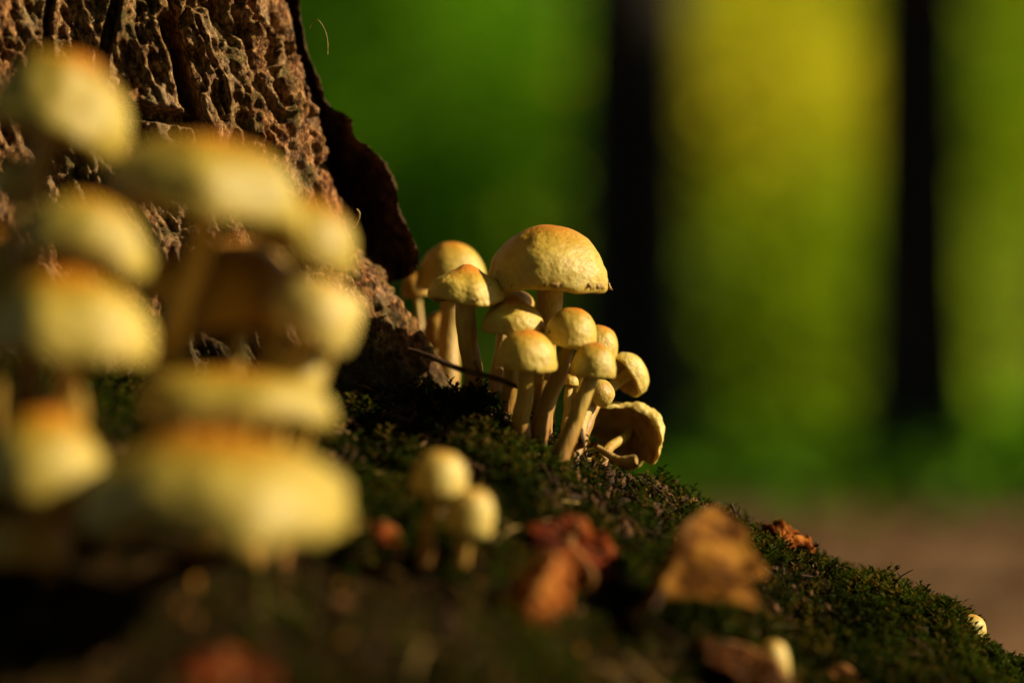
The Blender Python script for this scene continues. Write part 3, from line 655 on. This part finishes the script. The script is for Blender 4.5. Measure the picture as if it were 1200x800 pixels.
# ------------------------------------------------------------------ fallen leaves
def fallen_leaf(label, loc, length, width, rot, mat, fold=0.6, curl=0.5, crumple=0.15, lobes=0.12, nl=5, seed=0, lift=0.0):
    nu, nv = 44, 25
    u = np.linspace(0, 1, nu)[:, None]; v = np.linspace(-1, 1, nv)[None, :]
    prof = np.sin(np.pi * np.clip(u, 0, 1) ** 0.8) ** 0.75 * (1 + lobes * np.sin(u * np.pi * 2 * nl + seed)) + 0.01
    w = prof * width * 0.5
    bend = curl * (u - 0.5)
    x = v * w * math.cos(fold * 0.8) ; z = -np.abs(v) * w * math.sin(fold * 0.8) - curl * length * 0.6 * (u - 0.5) ** 2 * 2
    y = (u - 0.5) * length * (1 - 0.25 * abs(curl)) + 0 * v
    p = np.stack([x + 0 * u, y, z + 0 * u], -1).reshape(-1, 3)
    p += crumple * width * np.stack([fbm(p / width * 2.6 + seed + k * 9, 4, seed + k) for k in range(3)], -1)
    vein = np.maximum(1 - np.abs(v) / 0.07, 0) + 0 * u
    side = np.maximum(1 - np.abs(((u * 9 - np.abs(v) * 1.4) % 1) - 0.5) / 0.09, 0) * (np.abs(v) < 0.92) * 0.7
    vein = np.clip(vein + side, 0, 1).ravel(); p[:, 2] += 0.0004 * vein
    p -= p.mean(0)
    M = Matrix.Rotation(R(rot[2]), 3, 'Z') @ Matrix.Rotation(R(rot[1]), 3, 'Y') @ Matrix.Rotation(R(rot[0]), 3, 'X')
    p = p @ np.array(M).T
    e = empty('fallen_leaf', loc, label, 'leaf', 'dead leaves lying on the mossy root')
    # rest the lowest rim on the root
    zz = p[:, 2] + loc[2]; gap = np.min(zz - root_z(p[:, 0] + loc[0], p[:, 1] + loc[1]))
    e.location.z = loc[2] - gap - 0.003 + lift
    dn = p - np.array([0, 0, 0.00035]); al = np.vstack([p, dn]); q1 = grid_quads(nu, nv); i_ = np.arange(nu * nv).reshape(nu, nv); K = nu * nv
    rim_ = np.vstack([strip(i_[:, -1], i_[:, -1] + K), strip(i_[:, 0] + K, i_[:, 0]), strip(i_[0], i_[0] + K), strip(i_[-1] + K, i_[-1])])
    mesh_np('blade', al, np.vstack([q1, q1[:, ::-1] + K, rim_]), None, mat, e, {'vein': np.concatenate([vein, vein])})
    a = p.reshape(nu, nv, 3)[2, nv // 2]; d = a - p.reshape(nu, nv, 3)[10, nv // 2]; d /= np.linalg.norm(d)
    pa = np.stack([a - d * 0.001, a + d * length * 0.10, a + d * length * 0.2 + np.array([0, 0, 0.002])])
    c_, q_, t_, _ = tube_np(catmull(pa, 8), np.linspace(0.0005, 0.0007, 8), 7)
    mesh_np('stalk', c_, q_, t_, M_TWIG, e)
    return e
def at(px, py, up=0.0):
    h = hit(px, py); h.z += up; return h
fallen_leaf('large folded brown leaf standing like a tent on the moss', at(812, 770, 0.008), 0.056, 0.052, (24, -10, -32), M_DRY_BROWN, 0.95, 0.30, 0.10, 0.16, 3, 3)
fallen_leaf('dark brown leaf lying flat in front of the tent shaped leaf', at(872, 800, 0.002), 0.036, 0.030, (18, 12, 40), M_DRY_DARK, 0.3, 0.4, 0.2, 0.1, 4, 4)
fallen_leaf('deep red leaf leaning upright among the moss', at(676, 685, 0.006), 0.034, 0.030, (52, 20, 20), M_DRY_RED, 0.5, 0.5, 0.22, 0.14, 4, 5)
fallen_leaf('reddish orange twisted leaf below the deep red one', at(634, 745, 0.005), 0.036, 0.022, (35, 35, -12), M_DRY_ORANGE, 0.8, 0.7, 0.25, 0.12, 4, 6)
fallen_leaf('small crumpled orange leaf perched on the ridge of the root', at(926, 630, 0.003), 0.020, 0.022, (10, 10, 75), M_DRY_ORANGE, 0.9, 0.9, 0.42, 0.12, 3, 7, 0.0055)
fallen_leaf('small dark red leaf beside the young mushrooms', at(452, 640, 0.003), 0.020, 0.016, (25, 10, 60), M_DRY_RED, 0.4, 0.5, 0.2, 0.1, 4, 8)
fallen_leaf('dark reddish leaf in the shade of the near tuft', at(268, 790, 0.002), 0.030, 0.024, (20, 0, 30), M_DRY_RED, 0.4, 0.5, 0.2, 0.1, 4, 9)
fallen_leaf('rusty leaf flat on the moss past the egg shaped button', at(985, 792, 0.002), 0.026, 0.018, (15, 5, 70), M_DRY_DARK, 0.3, 0.4, 0.2, 0.1, 4, 10)
fallen_leaf('little tan leaf scrap between the tuft and the tent shaped leaf', at(625, 575, 0.002), 0.012, 0.010, (20, 10, 40), M_DRY_BROWN, 0.5, 0.5, 0.3, 0.1, 3, 11)
fallen_leaf('curled rusty scrap at the foot of the old curled mushroom', at(694, 520, 0.002), 0.012, 0.009, (60, 10, 20), M_DRY_ORANGE, 0.9, 0.8, 0.3, 0.1, 3, 12)

# ------------------------------------------------------------------ twigs, stalks, chips
def stick(name, label, cat, pts, radii, mat, parts=None, group=None):
    pts = [np.array(p) for p in pts]; o = pts[0]
    c_, q_, t_, _ = tube_np(catmull(pts, 30), np.interp(np.linspace(0, 1, 30), np.linspace(0, 1, len(radii)), radii), 9, 0.2, len(label))
    if not parts:
        return tag(mesh_np(name, c_, q_, t_, mat, None, None, True, o), label, cat, group)
    e = empty(name, o, label, cat, group); mesh_np('main_stem', c_ - o, q_, t_, mat, e)
    for pp, rd in parts:
        c_, q_, t_, _ = tube_np(catmull([np.array(p) for p in pp], 14), np.linspace(rd[0], rd[1], 14), 7, 0.15, 2); mesh_np('side_shoot', c_ - o, q_, t_, mat, e)
    return e
stick('twig', 'thin dark twig lying across the foot of the umbonate mushroom', 'twig', [P(478, 409, .785), P(505, 418, .780), P(535, 431, .776), P(562, 438, .774), P(590, 446, .776), P(612, 456, .782)], [0.0007, 0.0009, 0.0010, 0.0009, 0.0007], M_TWIG,
      [((P(562, 438, .774), P(558, 428, .772), P(554, 420, .771)), (0.0005, 0.0003))])
stick('grass_stalk', 'pale dry grass stalk lying below the old curled mushroom', 'stalk', [at(672, 538, .001), at(690, 545, .0018), at(712, 550, .0015), at(724, 549, .001)], [0.0006, 0.0008, 0.0006], M_STRAW)
stick('grass_stalk', 'short straw bit lying beside the upright stem', 'stalk', [at(585, 512, .001), at(596, 514, .002), at(608, 520, .001)], [0.0006, 0.0008, 0.0005], M_STRAW)
b0 = at(862, 606)
stick('sprig', 'tiny forked dry sprig sticking out of the ridge moss', 'sprig', [b0, P(861, 600, b0.y + .8), P(857, 590, b0.y + .8)], [0.0006, 0.0005, 0.0006], M_TWIG,
      [((P(862, 603, b0.y + .8), P(866, 599, b0.y + .8), P(867, 593, b0.y + .8)), (0.0004, 0.0003))])
b0 = at(1050, 684)
stick('sprig', 'fine bare sprig pointing away from the lower ridge', 'sprig', [b0, P(1056, 675, b0.y + .8), P(1070, 667, b0.y + .8)], [0.0004, 0.0003, 0.00015], M_TWIG,
      [((P(1056, 675, b0.y + .8), P(1053, 672, b0.y + .8), P(1052, 670, b0.y + .8)), (0.0003, 0.0002))])
stick('twig', 'stubby dark twig end upright beside the rusty scrap', 'twig', [at(682, 530), P(681, 515, .785), P(680, 503, .785)], [0.0013, 0.0012, 0.0010], M_TWIG)
b0 = P(366, 28, .80)
fb = tube_np(catmull([np.array(P(362, 34, .806)), np.array(P(366, 27, .803)), np.array(P(373, 24, .80)), np.array(P(381, 36, .80)), np.array(P(384, 50, .80)), np.array(P(384, 64, .80))], 26), np.full(26, 0.00013), 5)
mesh_np('bark_fibre', fb[0], fb[1], fb[2], M_STRAW, old_tree, None, True, OT)
sp_ = tube_np(catmull([np.array(P(414, 266, .815)), np.array(P(419, 258, .812)), np.array(P(421, 250, .81)), np.array(P(418, 245, .81))], 14), np.linspace(0.0007, 0.0003, 14), 6)
mesh_np('moss_tuft', sp_[0], sp_[1], sp_[2], M_STRAW, old_tree, None, True, OT)
def chip(label, loc, size, seed):
    rng = np.random.default_rng(seed); na = 11; a = np.linspace(0, 2 * np.pi, na, endpoint=False); r = rng.uniform(0.6, 1.1, na)
    t = np.stack([np.cos(a) * r, np.sin(a) * r * 0.55, 0.12 + 0.1 * rng.normal(size=na)], -1) * size; b = t - np.array([0, 0, 0.2 * size])
    v = np.vstack([t, b, [[0, 0, 0.22 * size]], [[0, 0, -0.1 * size]]]); i = np.arange(na); j = (i + 1) % na
    tr = np.vstack([np.stack([i, j, np.full(na, 2 * na)], -1), np.stack([j + na, i + na, np.full(na, 2 * na + 1)], -1)])
    M = np.array(Matrix.Rotation(R(35), 3, 'X') @ Matrix.Rotation(R(10), 3, 'Y'))
    o = mesh_np('wood_chip', v @ M.T, np.stack([i, i + na, j + na, j], -1), tr, M_CHIP, None, None, False)
    o.location = loc; return tag(o, label, 'wood chip')
chip('white flake of wood lying in front of the umbonate mushroom', at(547, 468, 0.0012), 0.0036, 5)
# torn pale stub of a stem under the old curled cap
stick('broken_stem', 'torn pale mushroom stem lying under the old curled cap', 'stem', [P(700, 524, .792), P(712, 532, .790), P(728, 540, .788), P(746, 538, .786)], [0.0010, 0.0011, 0.0013, 0.0020, 0.0017], M_STRAW)

# ------------------------------------------------------------------ the wood behind
def forest_tree(label, x, y, rad, height, seed, mat, crown_z=None, crown_r=1.6, nleaf=5000, wander=0.025, name='forest_tree', size=0.12):
    z0 = float(floor_z(np.array([x]), np.array([y]))[0])
    e = empty(name, (x, y, z0), label, 'tree', 'trees in the wood behind')
    o = np.array((x, y, z0)); rng = np.random.default_rng(seed)
    n = 34; t = np.linspace(0, 1, n)
    path = np.stack([x + wander * (fbm(np.stack([t * 5, 0 * t, 0 * t], -1), 2, seed)) * np.clip(t * 6, 0, 1), y + wander * fbm(np.stack([t * 5, 0 * t + 5, 0 * t], -1), 2, seed), z0 - 0.05 + t * height], -1)
    rr = rad * (1 - 0.7 * t) + rad * 0.55 * np.exp(-t * height / 0.12)
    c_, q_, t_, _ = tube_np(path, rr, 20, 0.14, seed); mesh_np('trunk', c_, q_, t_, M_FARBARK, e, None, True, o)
    cz = crown_z or height * 0.8
    for k in range(5):
        a = rng.uniform(0, 6.28); zz = z0 + rng.uniform(0.55, 0.9) * height; r_ = crown_r * rng.uniform(0.6, 0.9); i = int((zz - z0) / height * (n - 1))
        s_ = path[i]; pp = [s_, s_ + np.array([math.cos(a) * r_ * .5, math.sin(a) * r_ * .5, .5]), s_ + np.array([math.cos(a) * r_, math.sin(a) * r_, .8])]
        c_, q_, t_, _ = tube_np(catmull(pp, 8), np.linspace(rad * .35, rad * .08, 8), 8); mesh_np('limb', c_, q_, t_, M_FARBARK, e, None, True, o)
    crown(e, o, (x, y, z0 + cz), (crown_r, crown_r, height * 0.22), nleaf, size, mat, seed, 40, 0.3)
    return e
# neighbours round the clearing: their crowns close the sky except where the sun comes in
for lb, x, y, sd in [('tree behind the old tree, a step to its left', -3.2, 3.4, 211), ('tree facing the old tree across the clearing', 0.6, -4.2, 212), ('tree left of the clearing, facing the cracked bark', -3.6, -1.6, 213),
                     ('tree at the near end of the path', 3.6, -4.6, 214), ('tree beside the path near the dark trunks', 3.6, 2.2, 215), ('tree across the path, well clear of the dark trunks', 5.2, -4.4, 216), ('tree behind the clearing to the left', -2.2, -5.0, 217), ('leaning tree over the green saplings', -2.6, 6.4, 218)]:
    forest_tree(lb, x, y, 0.12, 7.2, sd, M_LEAF_GREEN, 4.9, 2.7, 11000, 0.1, size=0.24)
def px_x(px, dist): return (px - 600) / FPX * dist
def bg(px, dist): return px_x(px, dist), dist - FOCUS
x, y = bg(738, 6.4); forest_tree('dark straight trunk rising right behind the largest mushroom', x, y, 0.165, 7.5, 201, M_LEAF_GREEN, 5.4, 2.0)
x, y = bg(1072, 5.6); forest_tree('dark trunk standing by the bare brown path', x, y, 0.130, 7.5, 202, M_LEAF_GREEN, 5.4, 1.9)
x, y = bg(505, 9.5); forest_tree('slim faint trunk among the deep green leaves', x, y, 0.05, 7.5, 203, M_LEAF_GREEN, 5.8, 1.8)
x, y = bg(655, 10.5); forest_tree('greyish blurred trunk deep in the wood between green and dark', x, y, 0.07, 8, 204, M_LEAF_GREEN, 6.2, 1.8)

def shrub(label, px, dist, cz, radii, n, mat, seed, size=0.06, group='leafy saplings in the wood behind'):
    x, y = bg(px, dist); z0 = float(floor_z(np.array([x]), np.array([y]))[0]); o = np.array((x, y, z0))
    e = empty('sapling', o, label, 'sapling', group); rng = np.random.default_rng(seed)
    for k in range(4):
        a = rng.uniform(0, 6.28); r_ = radii[0] * rng.uniform(.2, .6)
        pp = [o - np.array([0, 0, .03]), o + np.array([math.cos(a) * r_ * .3, math.sin(a) * r_ * .3, cz * .5]), o + np.array([math.cos(a) * r_, math.sin(a) * r_, cz + radii[2] * .6])]
        c_, q_, t_, _ = tube_np(catmull(pp, 12), np.linspace(0.016, 0.004, 12), 8); mesh_np('stem', c_, q_, t_, M_FARBARK, e, None, True, o)
    crown(e, o, (x, y, z0 + cz), radii, n, size, mat, seed, 46, 0.14, 'foliage'); return e
shrub('deep green sapling just past the bark slab', 430, 8.2, 1.15, (0.65, 0.5, 0.9), 7000, M_LEAF_GREEN, 301)
shrub('green sapling over the umbonate mushroom', 590, 9.0, 1.35, (0.55, 0.5, 0.8), 5000, M_LEAF_GREEN, 302)
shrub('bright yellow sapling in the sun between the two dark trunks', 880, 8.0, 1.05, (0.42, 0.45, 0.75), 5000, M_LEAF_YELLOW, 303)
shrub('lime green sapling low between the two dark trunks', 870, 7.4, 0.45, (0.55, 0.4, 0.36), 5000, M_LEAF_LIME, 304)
for lb, px_, d_, sd in [('unseen hazel bush added opposite the near tuft to dim the fill light', 1.0, -2.3, 331), ('unseen hazel bush added opposite the mossy slope to dim the fill light', -0.6, -3.0, 332), ('unseen hazel bush added left of the near tuft to dim the fill light', -2.4, -0.9, 333), ('unseen hazel bush added by the near path to dim the fill light', 2.6, -2.9, 334)]:  # bushes added behind and beside the camera to dim and green the fill
    shrub(lb, 600 + px_ / (d_ + FOCUS) * FPX, d_ + FOCUS, 1.5, (0.9, 0.5, 1.4), 6000, M_LEAF_GREEN, sd, 0.12, 'hazel bushes added out of view to dim the fill light')
holly = [('dark holly bush added out of view, shading the path side trunk', 2080, 5.2, 321), ('dark holly bush added out of view past the path, shading the straight trunk', 1960, 5.95, 322)]  # unseen bushes added to keep the sun off the two dark trunks
for lb, px_, d_, sd in holly: shrub(lb, px_, d_, 1.3, (0.7, 0.4, 1.2), 9000, M_LEAF_DARK, sd, 0.09, 'dark bushes added out of view to shade the trunks')
shrub('broad green sapling far behind the dark slab of bark', 470, 11.2, 1.4, (0.9, 0.5, 1.0), 6000, M_LEAF_GREEN, 307, 0.09)
shrub('green sapling beyond the dark straight trunk', 680, 10.8, 1.3, (0.6, 0.5, 0.9), 3500, M_LEAF_GREEN, 308, 0.08)
shrub('low lime sapling in front of the straight trunk', 800, 8.6, 0.35, (0.5, 0.4, 0.3), 4500, M_LEAF_LIME, 309)
shrub('low yellow green sapling next to the path side trunk', 965, 8.0, 0.4, (0.5, 0.4, 0.35), 5000, M_LEAF_LIME, 310)
shrub('sunlit yellow treelet crown top between the dark trunks', 838, 7.6, 1.0, (0.2, 0.25, 0.3), 1800, M_LEAF_YELLOW, 311, 0.07)
shrub('lime sapling past the path side trunk', 1175, 9.0, 1.2, (0.45, 0.5, 0.85), 5000, M_LEAF_LIME, 305)
shrub('tall lime sapling behind the bright yellow one', 985, 9.6, 1.2, (0.5, 0.5, 0.9), 5000, M_LEAF_LIME, 306)

# far wood that reads as one mass, and dark herbs on its floor
rng = np.random.default_rng(77)
n = 48000
p = np.stack([rng.uniform(-9, 9, n), rng.uniform(12.0, 17.0, n), rng.uniform(0.02, 1, n) ** 0.9 * 3.8], -1)
dn_ = fbm(p * np.array([.9, .5, .9]), 3, 78); p = p[dn_ > -0.30]
co_, tr_ = leaves_np(p, 0.17, rng)
tag(mesh_np('far_woodland', co_, None, tr_, M_LEAF_GREEN, None, {'tint': np.repeat(np.clip(0.5 + 0.5 * fbm(p * .8, 2, 79), 0, 1), 5)}, False, (0, 14, 0)), 'far wood of green leaves closing the view', 'woodland', kind='stuff')
n = 20000
p = np.stack([rng.uniform(-5, 5, n), rng.uniform(3.85, 11.5, n), np.zeros(n)], -1); p[:, 2] = floor_z(p[:, 0], p[:, 1]) + rng.uniform(0.0, 0.22, n) * (0.6 + 0.5 * fbm(p * 1.3, 2, 80)) + 0.01
co_, tr_ = leaves_np(p, 0.07, rng, 0.8, 0.0)
tag(mesh_np('woodland_herbs', co_, None, tr_, M_LEAF_GREEN, None, {'tint': np.repeat(rng.uniform(0, 0.6, n), 5)}, False, (0, 7, 0)), 'low dark green herbs covering the floor of the wood', 'herbs', kind='stuff')
n = 5000
p = np.stack([rng.uniform(-3, 4, n), rng.uniform(0.9, 6, n), np.zeros(n)], -1); p[:, 2] = floor_z(p[:, 0], p[:, 1]) + 0.012
co_, tr_ = leaves_np(p, 0.05, rng, 0.15, 0.0); co_[:, 2] = np.maximum(co_[:, 2], 0.004)
tag(mesh_np('leaf_litter', co_, None, tr_, M_DRY_DARK, None, {'vein': np.zeros(len(co_))}, False, (0, 3, 0)), 'brown leaf litter strewn over the bare path', 'leaf litter', kind='stuff')

# ------------------------------------------------------------------ unseen ferns added just outside the view to shade the lower moss slope
def fern(label, x, y, h, seed, nf=11):
    z0 = max(rz1(x, y) if abs(x) < .94 and abs(y) < .7 else 0.0, 0.0); o = np.array((x, y, z0)); rng = np.random.default_rng(seed)
    e = empty('fern', o, label, 'fern', 'ferns added out of view to shade the moss slope')
    for k in range(nf):
        a = k / nf * 6.28 + rng.uniform(-.25, .25); L = h * rng.uniform(0.8, 1.1); out = L * rng.uniform(.35, .6); m = 26
        t = np.linspace(0, 1, m); path = np.stack([np.cos(a) * out * t ** 1.5, np.sin(a) * out * t ** 1.5, L * (1.25 * t - 0.33 * t ** 3) * 0.98 - 0.01], -1)
        c_, q_, tr_, _ = tube_np(path, np.linspace(.0022, .0006, m), 6)
        tg = np.gradient(path, axis=0); tg /= np.linalg.norm(tg, axis=1)[:, None]; sd = np.cross(tg, [0, 0, 1.0]); sd /= np.linalg.norm(sd, axis=1)[:, None]
        vs, ts = [c_], [np.vstack([q_[:, [0, 1, 2]], q_[:, [0, 2, 3]], tr_])]; nb = len(c_)
        for i in range(4, m):
            w = 0.42 * L * math.sin(math.pi * min(1, (0.12 + 0.88 * (1 - t[i])) )) ** 0.7 * 0.42
            for sgn in (-1, 1):
                d = sd[i] * sgn + tg[i] * .45 + np.array([0, 0, -.2]); d /= np.linalg.norm(d); wd = tg[i] * L * .017
                vs.append(np.stack([path[i] - wd, path[i] + wd, path[i] + d * w * .6 + wd * .8, path[i] + d * w, path[i] + d * w * .6 - wd * .8]))
                ts.append(np.array([[0, 1, 2], [0, 2, 4], [4, 2, 3]]) + nb); nb += 5
        V = np.vstack(vs); mesh_np('frond', V, None, np.vstack(ts), M_LEAF_LIME, e, {'tint': np.full(len(V), rng.uniform(0, .6))}, False)
for lb, x, y, h, sd in [('unseen fern added nearest the path to shade the moss slope', 0.86, -0.42, 0.56, 401), ('unseen fern added beside the lower root end to shade the slope', 0.80, -0.12, 0.50, 402), ('tall unseen fern added in front of the root end for shade', 0.95, -0.72, 0.58, 403)]:
    fern(lb, x, y, h, sd)
